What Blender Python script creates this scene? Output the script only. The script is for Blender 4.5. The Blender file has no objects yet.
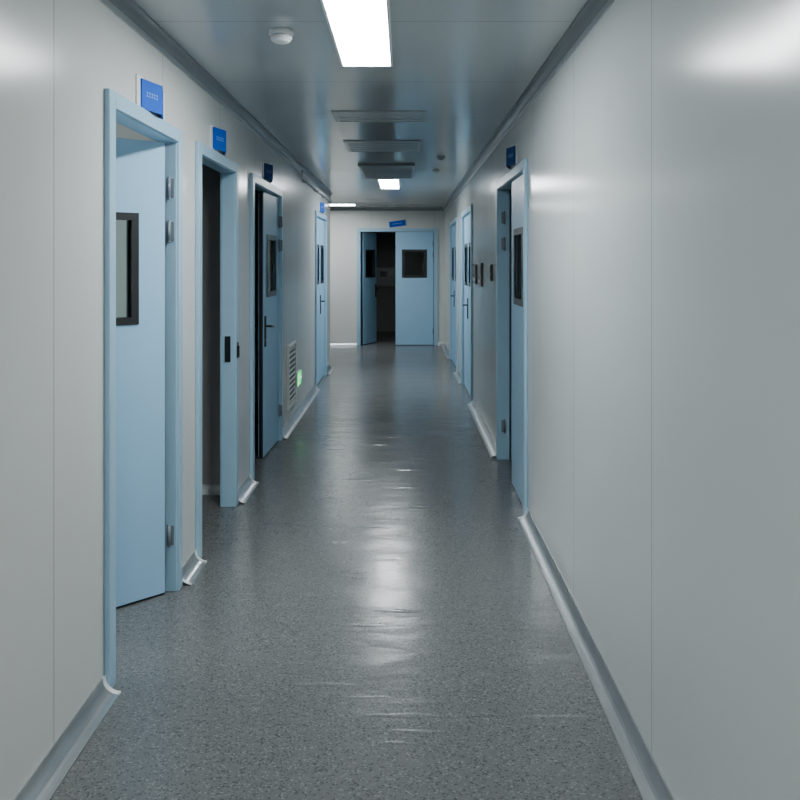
import bpy, bmesh, math, random
from mathutils import Vector
random.seed(3)
C=bpy.context.scene.collection
XL,XR,YF,YB,H,T=-1.06,0.735,15.5,-4.6,2.5,0.06
OL,OR,YE=-3.9,3.4,18.6   # limits of the side rooms

# ---------------------------------------------------------------- materials
def mat(name,col,rough=.5,metal=0,emit=None,es=0,spec=.5,coat=0):
    m=bpy.data.materials.new(name); m.use_nodes=True
    b=m.node_tree.nodes['Principled BSDF']
    b.inputs['Base Color'].default_value=(*col,1); b.inputs['Roughness'].default_value=rough
    b.inputs['Metallic'].default_value=metal; b.inputs['Specular IOR Level'].default_value=spec
    b.inputs['Coat Weight'].default_value=coat
    if emit: b.inputs['Emission Color'].default_value=(*emit,1); b.inputs['Emission Strength'].default_value=es
    return m
def N(m,t,**k):
    n=m.node_tree.nodes.new(t)
    for a,v in k.items(): setattr(n,a,v)
    return n
def noise_vary(m,scale,amt,bump=0,bscale=None,stretch=(1,1,1)):
    """subtle colour variation + bump"""
    L=m.node_tree.links; b=m.node_tree.nodes['Principled BSDF']
    g=N(m,'ShaderNodeNewGeometry'); mp=N(m,'ShaderNodeMapping'); mp.inputs['Scale'].default_value=stretch
    L.new(g.outputs['Position'],mp.inputs['Vector'])
    n=N(m,'ShaderNodeTexNoise'); n.inputs['Scale'].default_value=scale; n.inputs['Detail'].default_value=3
    L.new(mp.outputs[0],n.inputs['Vector'])
    c=b.inputs['Base Color'].default_value[:3]
    mx=N(m,'ShaderNodeMix',data_type='RGBA')
    mx.inputs[6].default_value=(*[v*(1-amt) for v in c],1); mx.inputs[7].default_value=(*[min(1,v*(1+amt)) for v in c],1)
    L.new(n.outputs['Fac'],mx.inputs[0]); L.new(mx.outputs[2],b.inputs['Base Color'])
    if bump:
        n2=N(m,'ShaderNodeTexNoise'); n2.inputs['Scale'].default_value=bscale or scale; n2.inputs['Detail'].default_value=1
        L.new(mp.outputs[0],n2.inputs['Vector'])
        bp=N(m,'ShaderNodeBump'); bp.inputs['Strength'].default_value=1; bp.inputs['Distance'].default_value=bump
        L.new(n2.outputs['Fac'],bp.inputs['Height']); L.new(bp.outputs[0],b.inputs['Normal'])
    return mx
def panel_mat(name,col,rough,offset,period,wave,linecol,axis='Y'):
    m=mat(name,col,rough)
    mx=noise_vary(m,1.2,.03,wave,1.0,(1,1,.5))
    L=m.node_tree.links; b=m.node_tree.nodes['Principled BSDF']
    g=N(m,'ShaderNodeNewGeometry'); s=N(m,'ShaderNodeSeparateXYZ'); L.new(g.outputs['Position'],s.inputs[0])
    a=N(m,'ShaderNodeMath',operation='ADD'); a.inputs[1].default_value=-offset+period*20; L.new(s.outputs[axis],a.inputs[0])
    f=N(m,'ShaderNodeMath',operation='MODULO'); f.inputs[1].default_value=period; L.new(a.outputs[0],f.inputs[0])
    lt=N(m,'ShaderNodeMath',operation='LESS_THAN'); lt.inputs[1].default_value=.007; L.new(f.outputs[0],lt.inputs[0])
    m2=N(m,'ShaderNodeMix',data_type='RGBA'); L.new(lt.outputs[0],m2.inputs[0]); L.new(mx.outputs[2],m2.inputs[6])
    m2.inputs[7].default_value=(*linecol,1); L.new(m2.outputs[2],b.inputs['Base Color'])
    return m
M={}
M['wallL']=panel_mat('wall_panel_left',(.655,.66,.635),.22,2.57,1.16,.009,(.38,.39,.38))
M['wallR']=panel_mat('wall_panel_right',(.60,.63,.62),.19,2.52,1.16,.009,(.37,.39,.39))
M['wallF']=panel_mat('wall_panel_far',(.66,.665,.64),.30,-.6,1.16,.008,(.42,.43,.42),'X')
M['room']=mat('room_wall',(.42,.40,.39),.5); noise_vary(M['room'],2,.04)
M['ceil']=panel_mat('ceiling_panel',(.45,.48,.482),.15,2.3,1.16,.009,(.30,.32,.33))
M['blue']=mat('door_blue_enamel',(.33,.58,.80),.36); noise_vary(M['blue'],3,.03,.002,2)
M['frame']=mat('frame_blue_enamel',(.35,.55,.70),.33); noise_vary(M['frame'],5,.03)
M['alu']=mat('aluminium',(.58,.60,.61),.28,.9); noise_vary(M['alu'],6,.15,.002,9)
M['aludark']=mat('aluminium_dull',(.30,.32,.33),.4,.6); noise_vary(M['aludark'],6,.1)
M['cap']=mat('cap_white_plastic',(.8,.82,.82),.4); noise_vary(M['cap'],20,.03)
M['white']=mat('white_plastic',(.75,.76,.75),.4); noise_vary(M['white'],20,.03)
M['vent']=mat('vent_grey_enamel',(.55,.58,.59),.3); noise_vary(M['vent'],20,.03)
M['ventin']=mat('vent_shadow_grey',(.26,.28,.29),.35); noise_vary(M['ventin'],20,.03)
M['black']=mat('black_rubber',(.012,.012,.014),.4); noise_vary(M['black'],20,.1)
M['dark']=mat('dark_plastic',(.05,.052,.055),.3); noise_vary(M['dark'],20,.1)
M['brown']=mat('smoked_plastic',(.10,.065,.055),.25); noise_vary(M['brown'],20,.1)
M['steel']=mat('brushed_steel',(.5,.5,.5),.35,.9); noise_vary(M['steel'],30,.1)
M['hinge']=mat('hinge_steel',(.20,.24,.28),.5,.2); noise_vary(M['hinge'],30,.1)
M['sign']=mat('sign_blue',(.004,.09,.52),.6,spec=.15); noise_vary(M['sign'],10,.05)
M['signdark']=mat('sign_navy',(.02,.07,.22),.6,spec=.2); noise_vary(M['signdark'],10,.05)
M['ink']=mat('sign_white_ink',(.20,.38,.72),.5); noise_vary(M['ink'],10,.02)
M['lamp']=mat('lamp_diffuser',(.9,.9,.9),.5,0,(.92,.98,1.0),54)
M['lamp_added']=mat('lamp_diffuser_added',(.9,.9,.9),.5,0,(.93,.98,1.0),34)
M['green']=mat('exit_green_glow',(.0,.5,.15),.4,0,(.02,1,.2),1.3)
M['greenw']=mat('exit_white_glow',(.8,.9,.8),.4,0,(.7,1,.8),1.0)
def glass(name,tint,refl):
    m=bpy.data.materials.new(name); m.use_nodes=True; nt=m.node_tree; nt.nodes.clear()
    o=N(m,'ShaderNodeOutputMaterial'); mx=N(m,'ShaderNodeMixShader'); t=N(m,'ShaderNodeBsdfTransparent'); g=N(m,'ShaderNodeBsdfGlossy')
    f=N(m,'ShaderNodeFresnel'); f.inputs['IOR'].default_value=refl
    t.inputs[0].default_value=(*tint,1); g.inputs['Roughness'].default_value=.04
    nt.links.new(f.outputs[0],mx.inputs[0]); nt.links.new(t.outputs[0],mx.inputs[1]); nt.links.new(g.outputs[0],mx.inputs[2]); nt.links.new(mx.outputs[0],o.inputs[0])
    return m
M['glass']=glass('window_glass',(.82,.9,.87),1.5)
# floor
def floor_mat():
    m=mat('floor_speckled_vinyl',(.14,.145,.145),.25,spec=.42); L=m.node_tree.links; b=m.node_tree.nodes['Principled BSDF']
    g=N(m,'ShaderNodeNewGeometry')
    v=N(m,'ShaderNodeTexVoronoi',voronoi_dimensions='2D'); v.inputs['Scale'].default_value=185; L.new(g.outputs['Position'],v.inputs['Vector'])
    s=N(m,'ShaderNodeSeparateColor'); L.new(v.outputs['Color'],s.inputs[0])
    r=N(m,'ShaderNodeValToRGB'); r.color_ramp.interpolation='CONSTANT'
    e=r.color_ramp.elements; e[0].color=(.075,.079,.079,1); e[1].position=.12; e[1].color=(.128,.132,.130,1)
    for p,c in((.5,.148),(.75,.135),(.93,.21)):
        x=e.new(p); x.color=(c,c*1.02,c*1.005,1)
    L.new(s.outputs[0],r.inputs[0])
    L.new(r.outputs[0],b.inputs['Base Color'])
    # gently worn sheen
    nw=N(m,'ShaderNodeTexNoise',noise_dimensions='2D'); nw.inputs['Scale'].default_value=.9; nw.inputs['Detail'].default_value=5; nw.inputs['Roughness'].default_value=.6; L.new(g.outputs['Position'],nw.inputs['Vector'])
    rw=N(m,'ShaderNodeMapRange'); rw.inputs[1].default_value=.3; rw.inputs[2].default_value=.7; rw.inputs[3].default_value=.215; rw.inputs[4].default_value=.262; L.new(nw.outputs['Fac'],rw.inputs[0]); L.new(rw.outputs[0],b.inputs['Roughness'])
    mp=N(m,'ShaderNodeMapping'); mp.inputs['Scale'].default_value=(1.5,3.0,1); L.new(g.outputs['Position'],mp.inputs['Vector'])
    n2=N(m,'ShaderNodeTexNoise',noise_dimensions='2D'); n2.inputs['Scale'].default_value=1.5; n2.inputs['Detail'].default_value=3; L.new(mp.outputs[0],n2.inputs['Vector'])
    mp3=N(m,'ShaderNodeMapping'); mp3.inputs['Scale'].default_value=(2.2,14,1); mp3.inputs['Rotation'].default_value=(0,0,.12); L.new(g.outputs['Position'],mp3.inputs['Vector'])
    n3=N(m,'ShaderNodeTexNoise',noise_dimensions='2D'); n3.inputs['Scale'].default_value=1.0; n3.inputs['Detail'].default_value=1; L.new(mp3.outputs[0],n3.inputs['Vector'])
    pk=N(m,'ShaderNodeMapRange'); pk.inputs[1].default_value=.71; pk.inputs[2].default_value=.83; L.new(n3.outputs['Fac'],pk.inputs[0])
    ad=N(m,'ShaderNodeMath',operation='MULTIPLY_ADD'); ad.inputs[1].default_value=.3; L.new(pk.outputs[0],ad.inputs[0]); L.new(n2.outputs['Fac'],ad.inputs[2])
    bp=N(m,'ShaderNodeBump'); bp.inputs['Distance'].default_value=.007; bp.inputs['Strength'].default_value=.8; L.new(ad.outputs[0],bp.inputs['Height'])
    L.new(bp.outputs[0],b.inputs['Normal'])
    return m
M['floor']=floor_mat()

# ---------------------------------------------------------------- helpers
def tag(o,label,cat,kind=None,group=None):
    o['label']=label; o['category']=cat
    if kind:o['kind']=kind
    if group:o['group']=group
    return o
def empty(name,loc):
    o=bpy.data.objects.new(name,None); o.location=loc; o.empty_display_size=.1; C.objects.link(o); return o
class B:
    """mesh builder with several material slots, world or local coordinates"""
    def __init__(s): s.bm=bmesh.new(); s.mats=[]
    def mi(s,m):
        if m not in s.mats:s.mats.append(m)
        return s.mats.index(m)
    def box(s,x0,x1,y0,y1,z0,z1,m):
        x0,x1=sorted((x0,x1));y0,y1=sorted((y0,y1));z0,z1=sorted((z0,z1))
        i=s.mi(m); v=[s.bm.verts.new(p) for p in((x0,y0,z0),(x1,y0,z0),(x1,y1,z0),(x0,y1,z0),(x0,y0,z1),(x1,y0,z1),(x1,y1,z1),(x0,y1,z1))]
        for f in((0,3,2,1),(4,5,6,7),(0,1,5,4),(1,2,6,5),(2,3,7,6),(3,0,4,7)):
            s.bm.faces.new([v[k] for k in f]).material_index=i
    def sweep(s,prof,a,b,P,m,smooth=True):
        i=s.mi(m); A=[s.bm.verts.new(P(a,p)) for p in prof]; Bv=[s.bm.verts.new(P(b,p)) for p in prof]; n=len(prof)
        for k in range(n):
            f=s.bm.faces.new((A[k],A[(k+1)%n],Bv[(k+1)%n],Bv[k])); f.material_index=i
        for q in(A[::-1],Bv): s.bm.faces.new(q).material_index=i
    def cyl(s,p0,p1,r0,r1,m,n=20):
        p0,p1=Vector(p0),Vector(p1); d=(p1-p0).normalized(); u=d.orthogonal().normalized(); w=d.cross(u); i=s.mi(m)
        R=[[s.bm.verts.new(p+u*r*math.cos(2*math.pi*k/n)+w*r*math.sin(2*math.pi*k/n)) for k in range(n)] for p,r in((p0,r0),(p1,r1))]
        for k in range(n):
            f=s.bm.faces.new((R[0][k],R[0][(k+1)%n],R[1][(k+1)%n],R[1][k])); f.material_index=i; f.smooth=True
        s.bm.faces.new(R[0][::-1]).material_index=i; s.bm.faces.new(R[1]).material_index=i
    def dome(s,c,r,h,m,n=24,k=6):
        i=s.mi(m); c=Vector(c); rings=[]
        for j in range(k):
            a=math.pi/2*j/k; rings.append([s.bm.verts.new(c+Vector((r*math.cos(a)*math.cos(2*math.pi*q/n),r*math.cos(a)*math.sin(2*math.pi*q/n),-h*math.sin(a)))) for q in range(n)])
        t=s.bm.verts.new(c+Vector((0,0,-h)))
        for j in range(k-1):
            for q in range(n):
                f=s.bm.faces.new((rings[j][q],rings[j][(q+1)%n],rings[j+1][(q+1)%n],rings[j+1][q])); f.material_index=i; f.smooth=True
        for q in range(n):
            f=s.bm.faces.new((rings[-1][q],rings[-1][(q+1)%n],t)); f.material_index=i; f.smooth=True
        s.bm.faces.new(rings[0]).material_index=i
    def done(s,name,parent=None,loc=None,rotz=0,bevel=0,origin=None):
        bmesh.ops.recalc_face_normals(s.bm,faces=s.bm.faces)
        o0=Vector(origin) if origin else Vector((0,0,0))
        if parent is not None and loc is None and origin is None: o0=Vector(parent.location)
        if o0.length: bmesh.ops.translate(s.bm,verts=s.bm.verts,vec=-o0)
        me=bpy.data.meshes.new(name); s.bm.to_mesh(me); s.bm.free()
        for m in s.mats: me.materials.append(M[m])
        o=bpy.data.objects.new(name,me); C.objects.link(o)
        if parent is not None: o.parent=parent; o.location=loc if loc is not None else (0,0,0)
        else: o.location=loc if loc is not None else o0
        o.rotation_euler=(0,0,rotz)
        if bevel:
            b=o.modifiers.new('bevel','BEVEL'); b.width=bevel; b.segments=2; b.limit_method='ANGLE'
        return o
WALL={'L':lambda u,v,z:(XL+v,u,z),'R':lambda u,v,z:(XR-v,u,z),'F':lambda u,v,z:(u,YF-v,z)}
def wbox(b,w,u0,u1,v0,v1,z0,z1,m):
    p=WALL[w](u0,v0,z0);q=WALL[w](u1,v1,z1); b.box(p[0],q[0],p[1],q[1],p[2],q[2],m)

HC=2.07
doors={'L1':('L',3.07,3.92),'L2':('L',4.38,5.27),'L3':('L',5.92,7.22),'L4':('L',10.17,11.40),
 'R1':('R',5.11,6.53),'R2':('R',9.13,10.53),'R3':('R',11.67,13.23),'F1':('F',-.79,.545)}
# ---------------------------------------------------------------- shell
def wall(name,w,a,b_,m,label):
    b=B(); cur=a
    for k,(ww,c0,c1) in doors.items():
        if ww!=w: continue
        wbox(b,w,cur,c0-.03,-T,0,0,H,m); wbox(b,w,c0-.03,c1+.03,-T,0,HC+.03,H,m); cur=c1+.03
    wbox(b,w,cur,b_,-T,0,0,H,m)
    return tag(b.done(name),label,'wall','structure')
YLE=12.2
wall('wall_left','L',YB,YLE,'wallL','pale grey enamelled sandwich panel corridor wall with doorways')
wall('wall_right','R',YB,YF,'wallR','glossy pale grey metal panel corridor wall with doorways')
b=B()
wbox(b,'F',OL,-.82,-T,0,0,H,'wallF'); wbox(b,'F',-.82,.575,-T,0,HC+.03,H,'wallF'); wbox(b,'F',.575,OR,-T,0,0,H,'wallF')
tag(b.done('wall_end'),'pale end wall of the corridor holding the double door','wall','structure')
def swall(name,x0,x1,y0,y1,label,m='room'):
    b=B(); b.box(x0,x1,y0,y1,0,H,m); tag(b.done(name),label,'wall','structure')
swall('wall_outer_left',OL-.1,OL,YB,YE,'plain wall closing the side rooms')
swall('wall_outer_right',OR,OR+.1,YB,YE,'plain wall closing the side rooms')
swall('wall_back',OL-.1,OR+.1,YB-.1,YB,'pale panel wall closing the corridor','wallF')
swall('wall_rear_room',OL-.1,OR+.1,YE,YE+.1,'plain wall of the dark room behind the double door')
for i,(y0,y1,x0,x1) in enumerate([(4.17,4.24,OL,XL-T),(5.60,5.68,OL,XL-T),(9.2,9.3,OL,XL-T),(YLE-.1,YLE,OL,XL-T),
        (4.4,4.5,XR+T,OR),(8.2,8.3,XR+T,OR),(11.1,11.2,XR+T,OR),(1.2,1.3,OL,XL-T)]):
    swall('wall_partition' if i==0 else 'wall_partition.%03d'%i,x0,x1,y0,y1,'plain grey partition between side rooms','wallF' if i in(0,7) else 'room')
b=B(); b.box(OL-.1,OR+.1,YB-.1,YE+.1,-.1,0,'floor'); tag(b.done('floor'),'speckled grey vinyl floor with soft sheen','floor','structure')
b=B(); b.box(OL-.1,OR+.1,YB-.1,YE+.1,H,H+.1,'ceil'); tag(b.done('ceiling'),'glossy grey metal panel ceiling','ceiling','structure')

# cove profiles
def cove(r,th=0.004,n=8):
    pts=[(0,0),(r,0),(r,th)]
    for k in range(1,n):
        a=math.pi/2*k/n
        pts.append((r-(r-th)*math.sin(a), r-(r-th)*math.cos(a)) )
    pts.append((th,r)); pts.append((0,r))
    return pts
def gaps(w,a,b_):
    out=[];cur=a
    for k,(ww,c0,c1) in doors.items():
        if ww==w: out.append((cur,c0-.0705)); cur=c1+.0705
    out.append((cur,b_)); return [g for g in out if g[1]-g[0]>.03]
def bboard(name,w,a,b_,label,gp=None):
    b=B(); pr=cove(.06); pc=cove(.061,.006)
    for g0,g1 in (gp or gaps(w,a,b_)):
        b.sweep(pr,g0,g1,lambda t,p:WALL[w](t,p[0]+.0005,p[1]+.0005),'alu')
        for e0,e1 in((g0,g0+.022),(g1-.022,g1)):
            b.sweep(pc,e0,e1,lambda t,p:WALL[w](t,p[0]+.0005,p[1]+.0005),'cap')
    return tag(b.done(name),label,'baseboard','structure')
bboard('baseboard_left','L',YB,YLE,'curved aluminium cove skirting with white end caps')
bboard('baseboard_right','R',YB,YF,'curved aluminium cove skirting with white end caps')
bboard('baseboard_end','F',0,0,'curved aluminium cove skirting under the end wall',[(OL,-.86),(.615,XR)])
b=B(); b.sweep(cove(.055),OL,XL-T,lambda t,p:(t,5.5995-p[0],p[1]+.0005),'cap'); tag(b.done('baseboard_room'),'white cove skirting inside the side room','baseboard','structure')
for i,(w,e) in enumerate((('L',YLE),('R',YF))):
    b=B(); b.sweep(cove(.045,.006),YB,e,lambda t,p:WALL[w](t,p[0]+.0005,H-.0005-p[1]),'aludark')
    wbox(b,w,YB,e,0,.006,H-.07,H-.046,'alu')
    tag(b.done('trim_%d'%(i+1)),'dull aluminium cove trim along the ceiling edge','trim','structure')
b=B(); b.sweep(cove(.045,.006),OL,XR,lambda t,p:WALL['F'](t,p[0]+.0005,H-.0005-p[1]),'aludark'); tag(b.done('trim_3'),'dull aluminium cove trim along the ceiling edge','trim','structure')

# ---------------------------------------------------------------- doors
def frame_part(parent,w,c0,c1):
    b=B(); m='frame'
    for u0,u1 in((c0-.03,c0),(c1,c1+.03)): wbox(b,w,u0,u1,-T-.012,.012,0,HC,m)
    wbox(b,w,c0-.03,c1+.03,-T-.012,.012,HC,HC+.03,m)
    for v0,v1 in((.0005,.022),(-T-.022,-T-.0005)):
        wbox(b,w,c0-.07,c0-.004,v0,v1,0,HC+.065,m); wbox(b,w,c1+.004,c1+.07,v0,v1,0,HC+.065,m)
        wbox(b,w,c0-.004,c1+.004,v0,v1,HC+.004,HC+.065,m)
    o=b.done('door_frame',parent,bevel=.004); o['label']='light blue enamelled steel frame'; return o
def leaf_part(parent,hinge,ang,wd,win,handle=None,th=.042,zb=.012,face='blue',name='door_leaf',f=.035):
    b=B(); h=HC-.006; y0,y1=-th/2,th/2
    if win:
        a0,a1,z0,z1=win
        b.box(.006,a0,y0,y1,zb,h,face); b.box(a1,wd-.006,y0,y1,zb,h,face); b.box(a0,a1,y0,y1,zb,z0,face); b.box(a0,a1,y0,y1,z1,h,face)
    else: b.box(.006,wd-.006,y0,y1,zb,h,face)
    b.box(.0,.006,y0+.006,y1-.006,zb,h,'black'); b.box(wd-.006,wd,y0+.006,y1-.006,zb,h,'black'); b.box(.004,wd-.004,y0+.004,y1-.004,.003,zb,'black')
    L=b.done(name,parent,loc=Vector(hinge)-Vector(parent.location),rotz=math.radians(ang)); L['label']='light blue enamelled steel leaf'
    if win:
        b=B(); e=.006
        for p,q in((y0-e,y0+.008),(y1-.008,y1+e)):
            b.box(a0-.008,a0+f,p,q,z0-.008,z1+.008,'black'); b.box(a1-f,a1+.008,p,q,z0-.008,z1+.008,'black')
            b.box(a0+f,a1-f,p,q,z0-.008,z0+f,'black'); b.box(a0+f,a1-f,p,q,z1-f,z1+.008,'black')
        o=b.done('window_frame',L,loc=(0,0,0)); o['label']='black vision panel surround'
        b=B(); b.box(a0+.01,a1-.01,-.003,.003,z0+.01,z1-.01,'glass'); o=b.done('window_glass',L,loc=(0,0,0)); o['label']='clear glass vision panel'
    if handle:
        b=B(); x=handle; 
        for s in(-1,1):
            y=s*th/2
            b.box(x-.02,x+.02,y,y+s*.01,.86,1.1,'black'); b.cyl((x,y+s*.008,1.02),(x,y+s*.055,1.02),.009,.009,'black',12)
            b.cyl((x,y+s*.05,1.02),(x-.12,y+s*.05,1.015),.01,.008,'black',12); b.cyl((x,y+s*.01,.91),(x,y+s*.016,.91),.013,.013,'steel',14)
        o=b.done('door_handle',L,loc=(0,0,0),bevel=.002); o['label']='black lever handle with long plate'
    return L
def hinges(parent,w,u,v,du):
    for z in(.26,1.66,1.86):
        b=B(); p=Vector(WALL[w](u,v,z)); b.cyl(p-Vector((0,0,.045)),p+Vector((0,0,.045)),.008,.008,'hinge',14)
        b.cyl(p-Vector((0,0,.052)),p-Vector((0,0,.045)),.005,.008,'hinge',14); b.cyl(p+Vector((0,0,.045)),p+Vector((0,0,.052)),.008,.005,'hinge',14)
        wbox(b,w,u+.006*du,u+.0095*du,v,v+.022,z-.045,z+.045,'hinge')
        o=b.done('hinge',parent); o['label']='steel door hinge'
W1=(.15,.57,1.25,1.73)
def door(n,key,label):
    w,c0,c1=doors[key]; p=WALL[w]((c0+c1)/2,-T/2,0); e=empty('door_%d'%n,p); tag(e,label,'door','structure'); frame_part(e,w,c0,c1); return e
e=door(1,'L1','light blue door swung half open into a lit side room'); leaf_part(e,(XL-.042,3.90,0),-135,.84,(.145,.56,1.25,1.73),.78,f=.024); hinges(e,'L',3.910,-.022,1)
e=door(2,'L2','light blue doorway standing open onto a dark room'); leaf_part(e,(XL-.085,4.405,0),184,.87,(.2,.6,1.25,1.73),.81); 
b=B(); wbox(b,'L',5.262,5.269,-.05,-.015,.90,1.06,'black'); wbox(b,'L',5.272,5.29,.0225,.038,.93,1.0,'black'); wbox(b,'L',5.28,5.325,.0225,.026,.92,1.02,'black'); o=b.done('strike_plate',e,bevel=.001); o['label']='black latch keeper on the jamb'
e=door(3,'L3','light blue double door, one leaf nearly shut, one open'); leaf_part(e,(XL-.025,7.212,0),-92,.64,(.12,.51,1.25,1.73),.59); leaf_part(e,(XL-.085,5.945,0),184,.64,(.12,.51,1.25,1.73),.59); hinges(e,'L',7.208,.006,1)
e=door(4,'L4','closed light blue double door with small windows'); leaf_part(e,(XL-.03,10.175,0),90,.61,(.12,.5,1.25,1.73)); leaf_part(e,(XL-.03,11.395,0),-90,.61,(.12,.5,1.25,1.73),.56)
e=door(5,'R1','light blue double door with one leaf open inward'); leaf_part(e,(XR+.022,5.115,0),90,.70,(.14,.55,1.25,1.73),None); leaf_part(e,(XR+.075,6.50,0),8,.70,W1,.65); hinges(e,'R',6.518,-.035,1)
e=door(6,'R2','closed light blue double door beside the wall switches'); leaf_part(e,(XR+.03,9.135,0),90,.695,W1); leaf_part(e,(XR+.03,10.525,0),-90,.695,W1,.64)
e=door(7,'R3','closed light blue double door near the corridor end'); leaf_part(e,(XR+.03,11.675,0),90,.775,W1); leaf_part(e,(XR+.03,13.225,0),-90,.775,W1,.7)
e=door(8,'F1','light blue double door, one leaf shut and one open'); leaf_part(e,(.54,YF+.02,0),180,.70,(.13,.57,1.24,1.74)); leaf_part(e,(-.77,YF+.04,0),68,.62,(.12,.52,1.24,1.74),.57); hinges(e,'F',.53,.01,1)

# ---------------------------------------------------------------- ceiling lights
def clight(x0,x1,y0,y1,label,m='lamp'):
    e=empty('ceiling_light',((x0+x1)/2,(y0+y1)/2,H)); tag(e,label,'ceiling light',None,'flat ceiling panel lights')
    b=B(); f=.012; z0=H-.016; z1=H-.0005
    b.box(x0,x1,y0,y0+f,z0,z1,'white'); b.box(x0,x1,y1-f,y1,z0,z1,'white'); b.box(x0,x0+f,y0+f,y1-f,z0,z1,'white'); b.box(x1-f,x1,y0+f,y1-f,z0,z1,'white')
    o=b.done('light_housing',e,bevel=.002); o['label']='white aluminium rim'
    b=B(); b.box(x0+f,x1-f,y0+f,y1-f,z0+.002,z1,m); o=b.done('light_diffuser',e); o['label']='glowing white diffuser'
clight(-.31,-.055,2.98,4.20,'added unseen panel light over the camera, brightening the near walls')
clight(-.31,-.055,9.95,11.2,'added unseen panel light over the camera, brightening the near walls')
clight(-.31,-.055,-1.0,.2,'added unseen panel light over the camera, brightening the near walls')  # out-of-view panel added overhead to lift and even out the near walls
clight(-1.9,-.82,14.3,14.58,'glowing narrow panel light set crosswise near the corridor end')
clight(-2.6,-2.3,2.2,3.4,'added unseen panel light brightening the first side room','lamp_added')  # unseen lamp added to brighten this room and glow through the door glass

# ---------------------------------------------------------------- ceiling fittings
def cvent(x0,x1,y0,y1,label,drop=.008,m='vent',n=4,inner='ventin',gap=.25):
    e=empty('ceiling_vent',((x0+x1)/2,(y0+y1)/2,H)); tag(e,label,'ceiling vent',None,'ceiling air grilles')
    b=B(); f=.03; z0=H-drop; z1=H-.0005
    b.box(x0,x1,y0,y0+f,z0,z1,m); b.box(x0,x1,y1-f,y1,z0,z1,m); b.box(x0,x0+f,y0+f,y1-f,z0,z1,m); b.box(x1-f,x1,y0+f,y1-f,z0,z1,m)
    b.done('vent_frame',e,bevel=.002)
    b=B(); st=(y1-y0-2*f)/n
    for k in range(n):
        y=y0+f+st*(k+.5); hw=st*(1-gap)/2; b.box(x0+f,x1-f,y-hw,y+hw,z0+.002,z1-.002,m)
    b.box(x0+f,x1-f,y0+f,y1-f,z1-.002,z1,inner); b.done('vent_louvre',e)
cvent(-.47,.15,5.52,5.92,'flat grey slotted grille flush in the ceiling')
cvent(-.49,.14,6.85,7.5,'flat grey slotted grille flush in the ceiling',n=5)
cvent(-.46,.11,8.45,9.7,'deeper grey return air grille beside the panel light',.028,'aludark',10,'dark',.35)
e=empty('smoke_detector',(-.52,3.6,H)); tag(e,'round white smoke detector on the ceiling','smoke detector')
b=B(); b.cyl((-.52,3.6,H-.0005),(-.52,3.6,H-.02),.052,.052,'white',32); b.done('detector_base',e,bevel=.003)
b=B(); b.cyl((-.52,3.6,H-.02),(-.52,3.6,H-.03),.04,.046,'vent',32); b.cyl((-.52,3.6,H-.03),(-.52,3.6,H-.042),.046,.042,'white',32); b.dome((-.52,3.6,H-.042),.038,.014,'white'); b.done('detector_head',e)
for x,y in((.345,7.93),(.34,9.05)):
    e=empty('smoke_detector',(x,y,H)); tag(e,'small grey detector on the ceiling near the grilles','smoke detector',None,'small grey ceiling detectors')
    b=B(); b.cyl((x,y,H-.0005),(x,y,H-.014),.036,.036,'vent',24); b.done('detector_base',e)
    b=B(); b.dome((x,y,H-.014),.028,.022,'vent'); b.done('detector_head',e)
e=empty('conduit_pipe',WALL['L'](8.7,.04,2.34)); tag(e,'thin pale conduit clipped to the wall under the ceiling','conduit')
b=B(); b.cyl(WALL['L'](8.6,.035,2.38),WALL['L'](12.15,.035,2.38),.016,.016,'cap'); b.cyl(WALL['L'](8.6,.035,2.364),WALL['L'](8.6,.035,H-.05),.016,.016,'cap'); b.done('pipe',e)
for y in(8.9,10,11,12):
    b=B(); wbox(b,'L',y-.015,y+.015,.0005,.018,2.35,2.41,'steel'); wbox(b,'L',y-.012,y+.012,.018,.054,2.35,2.363,'steel'); b.done('pipe_clip',e)
e=empty('wall_vent',WALL['L'](7.97,0,.18)); tag(e,'white louvred return air vent low on the wall','wall vent')
u0,u1,z0,z1=7.7,8.24,.17,.76
b=B(); f=.03
wbox(b,'L',u0,u0+f,.0005,.02,z0,z1,'white'); wbox(b,'L',u1-f,u1,.0005,.02,z0,z1,'white'); wbox(b,'L',u0+f,u1-f,.0005,.02,z0,z0+f,'white'); wbox(b,'L',u0+f,u1-f,.0005,.02,z1-f,z1,'white'); b.done('vent_frame',e,bevel=.002)
b=B(); wbox(b,'L',u0+f,u1-f,.0005,.003,z0+f,z1-f,'black')
for k in range(11):
    z=z0+f+(z1-z0-2*f)*(k+.5)/11; wbox(b,'L',u0+f,u1-f,.003,.014,z-.004,z+.008,'white')
b.done('vent_louvre',e)
e=empty('exit_sign',WALL['L'](8.45,0,.30)); tag(e,'small glowing green evacuation sign low on the wall','exit sign')
b=B(); wbox(b,'L',8.28,8.56,.0005,.022,.30,.44,'white'); b.done('sign_body',e,bevel=.003)
b=B(); wbox(b,'L',8.285,8.555,.022,.025,.305,.435,'green'); o=b.done('sign_face',e); o['label']='glowing green face'
P=lambda u,z:WALL['L'](u-.02,.0265,z)
def stroke(b,u0,z0,u1,z1,r=.004): b.cyl(P(u0,z0),P(u1,z1),r,r,'greenw',8)
b=B()
for s in((8.36,.385,8.37,.35,.006),(8.37,.35,8.345,.33),(8.345,.33,8.325,.318),(8.37,.35,8.395,.335),(8.395,.335,8.395,.318),(8.36,.38,8.335,.365),(8.36,.38,8.39,.37),(8.362,.385,8.362,.412,.006)): stroke(b,*s)
o=b.done('running_figure',e); o['label']='white running figure'
b=B()
for s in((8.46,.37,8.555,.37),(8.555,.37,8.53,.395),(8.555,.37,8.53,.345)): stroke(b,*s)
o=b.done('arrow',e); o['label']='white arrow'
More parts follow.
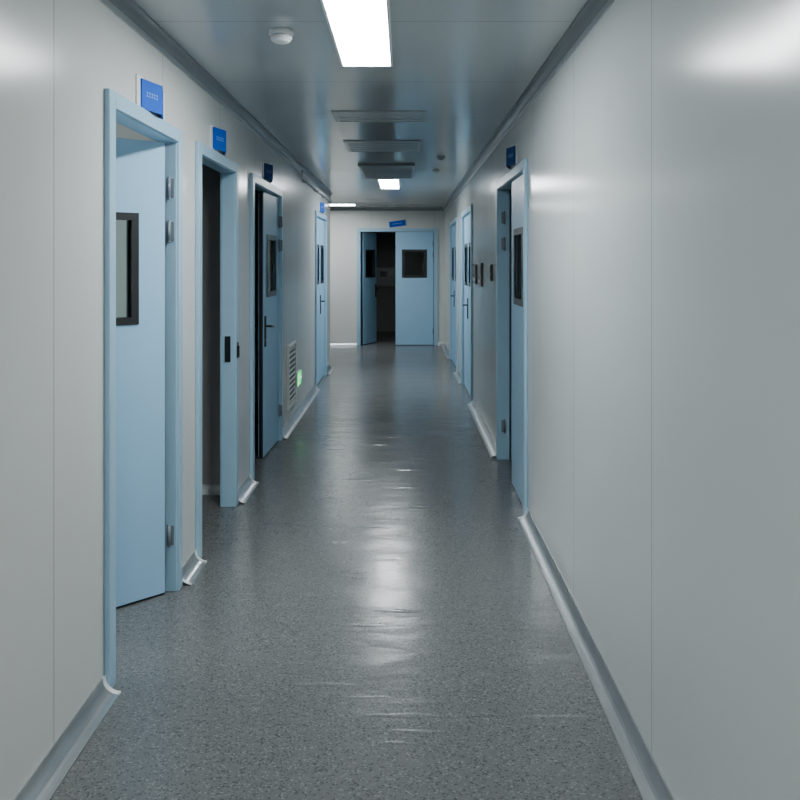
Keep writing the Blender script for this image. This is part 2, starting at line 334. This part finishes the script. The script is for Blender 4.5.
# door signs: shallow folded prism plates
def dsign(w,u,z,col='sign',lab='small blue door name plate folded out from the wall',ln=.155,hh=.12,ang=14):
    p=Vector(WALL[w](u,0,z)); e=empty('door_sign',p); tag(e,lab,'door sign',None,'blue plates above the doors')
    b=B(); wbox(b,w,u-.045,u+.34,.0005,.006,z-.004,z+hh+.008,'white'); b.done('sign_bracket',e,bevel=.001)
    def slab(b,F,t0,t1,q0,q1,za,zb,mm):
        k=b.mi(mm); v=[b.bm.verts.new(Vector(F(t,q,zz))) for zz in(za,zb) for t,q in((t0,q0),(t1,q0),(t1,q1),(t0,q1))]
        for f in((0,3,2,1),(4,5,6,7),(0,1,5,4),(1,2,6,5),(2,3,7,6),(3,0,4,7)): b.bm.faces.new([v[x] for x in f]).material_index=k
    a=math.radians(ang); ca,sa=math.cos(a),math.sin(a)
    for sgn,ub in((1,u),(-1,u+2*ln*ca)):
        F=lambda t,q,zz:WALL[w](ub+sgn*(t*ca-q*sa),.0065+t*sa+q*ca,zz)
        b=B(); slab(b,F,0,ln,0,.006,z,z+hh,col)
        for zz,s,n in((z+hh*.45,.018,5),):
            for c in range(n):
                t=ln*(.2+.6*(c+.5)/n); wd=ln*.6/n*.34
                slab(b,F,t-wd,t+wd,.006,.0066,zz,zz+s*.18,'ink'); slab(b,F,t-wd*.2,t+wd*.2,.006,.0066,zz+s*.18,zz+s*.82,'ink'); slab(b,F,t-wd,t+wd,.006,.0066,zz+s*.82,zz+s,'ink')
        o=b.done('sign_plate',e); o['label']='plate with tiny pale lettering'
dsign('L',3.40,2.135); dsign('L',4.68,2.145); dsign('L',6.40,2.145,'signdark','small navy door name plate folded out from the wall'); dsign('L',10.65,2.15)
dsign('R',5.55,2.16,'signdark','small navy door name plate folded out from the wall')
e=empty('door_sign',(-.12,YF,2.16)); tag(e,'blue name plate hanging tilted above the end double door','door sign',None,'blue plates above the doors')
b=B(); b.box(-.15,.15,-.012,0,-.05,.05,'sign'); b.box(-.09,.09,-.0135,-.012,-.004,.006,'ink')
o=b.done('sign_plate',e,loc=(0,-.012,.06)); o.rotation_euler=(0,math.radians(-8),0)
def device(u0,u1,z0,z1,m,name,label,cat):
    e=empty(name,WALL['R']((u0+u1)/2,0,z0)); tag(e,label,cat)
    b=B(); wbox(b,'R',u0,u1,0,.02,z0,z1,m); b.done('housing',e,bevel=.003)
    b=B(); h=z1-z0; d=u1-u0; wbox(b,'R',u0+d*.15,u1-d*.15,.02,.023,z0+h*.5,z1-h*.12,'dark')
    for i in range(3): wbox(b,'R',u0+d*(.18+.24*i),u0+d*(.32+.24*i),.02,.025,z0+h*.15,z0+h*.3,'steel')
    b.done('button_panel',e)
device(8.52,8.82,1.30,1.50,'brown','control_panel','smoked brown control panel on the wall','control panel')
device(7.90,8.18,1.29,1.51,'dark','intercom','dark wall intercom with buttons','intercom')
device(7.04,7.14,1.36,1.50,'dark','card_reader','black card reader beside the doorway','card reader')
e=empty('wall_cabinet',(-.42,YE,1.0)); tag(e,'pale metal control cabinet on the dark room wall','cabinet')
b=B(); b.box(-.6,-.2,YE-.15,YE-.001,1.0,1.4,'white'); b.done('body',e,bevel=.006)
b=B(); b.box(-.57,-.23,YE-.165,YE-.15,1.03,1.37,'white'); b.done('cabinet_door',e,bevel=.004)
b=B(); b.box(-.52,-.36,YE-.17,YE-.165,1.2,1.32,'dark'); b.cyl((-.27,YE-.165,1.2),(-.27,YE-.185,1.2),.012,.012,'black'); b.done('display',e)

# ---------------------------------------------------------------- world, camera
w=bpy.data.worlds.new('world'); bpy.context.scene.world=w; w.use_nodes=True
w.node_tree.nodes['Background'].inputs[0].default_value=(.02,.022,.024,1)
cam=bpy.data.cameras.new('camera'); co=bpy.data.objects.new('camera',cam); C.objects.link(co)
co.location=(0,0,1.52); co.rotation_euler=(math.radians(90),0,0)
cam.sensor_width=36; cam.lens=850/800*36; cam.shift_x=-4/800; cam.shift_y=-138/800; cam.clip_start=.05
bpy.context.scene.camera=co
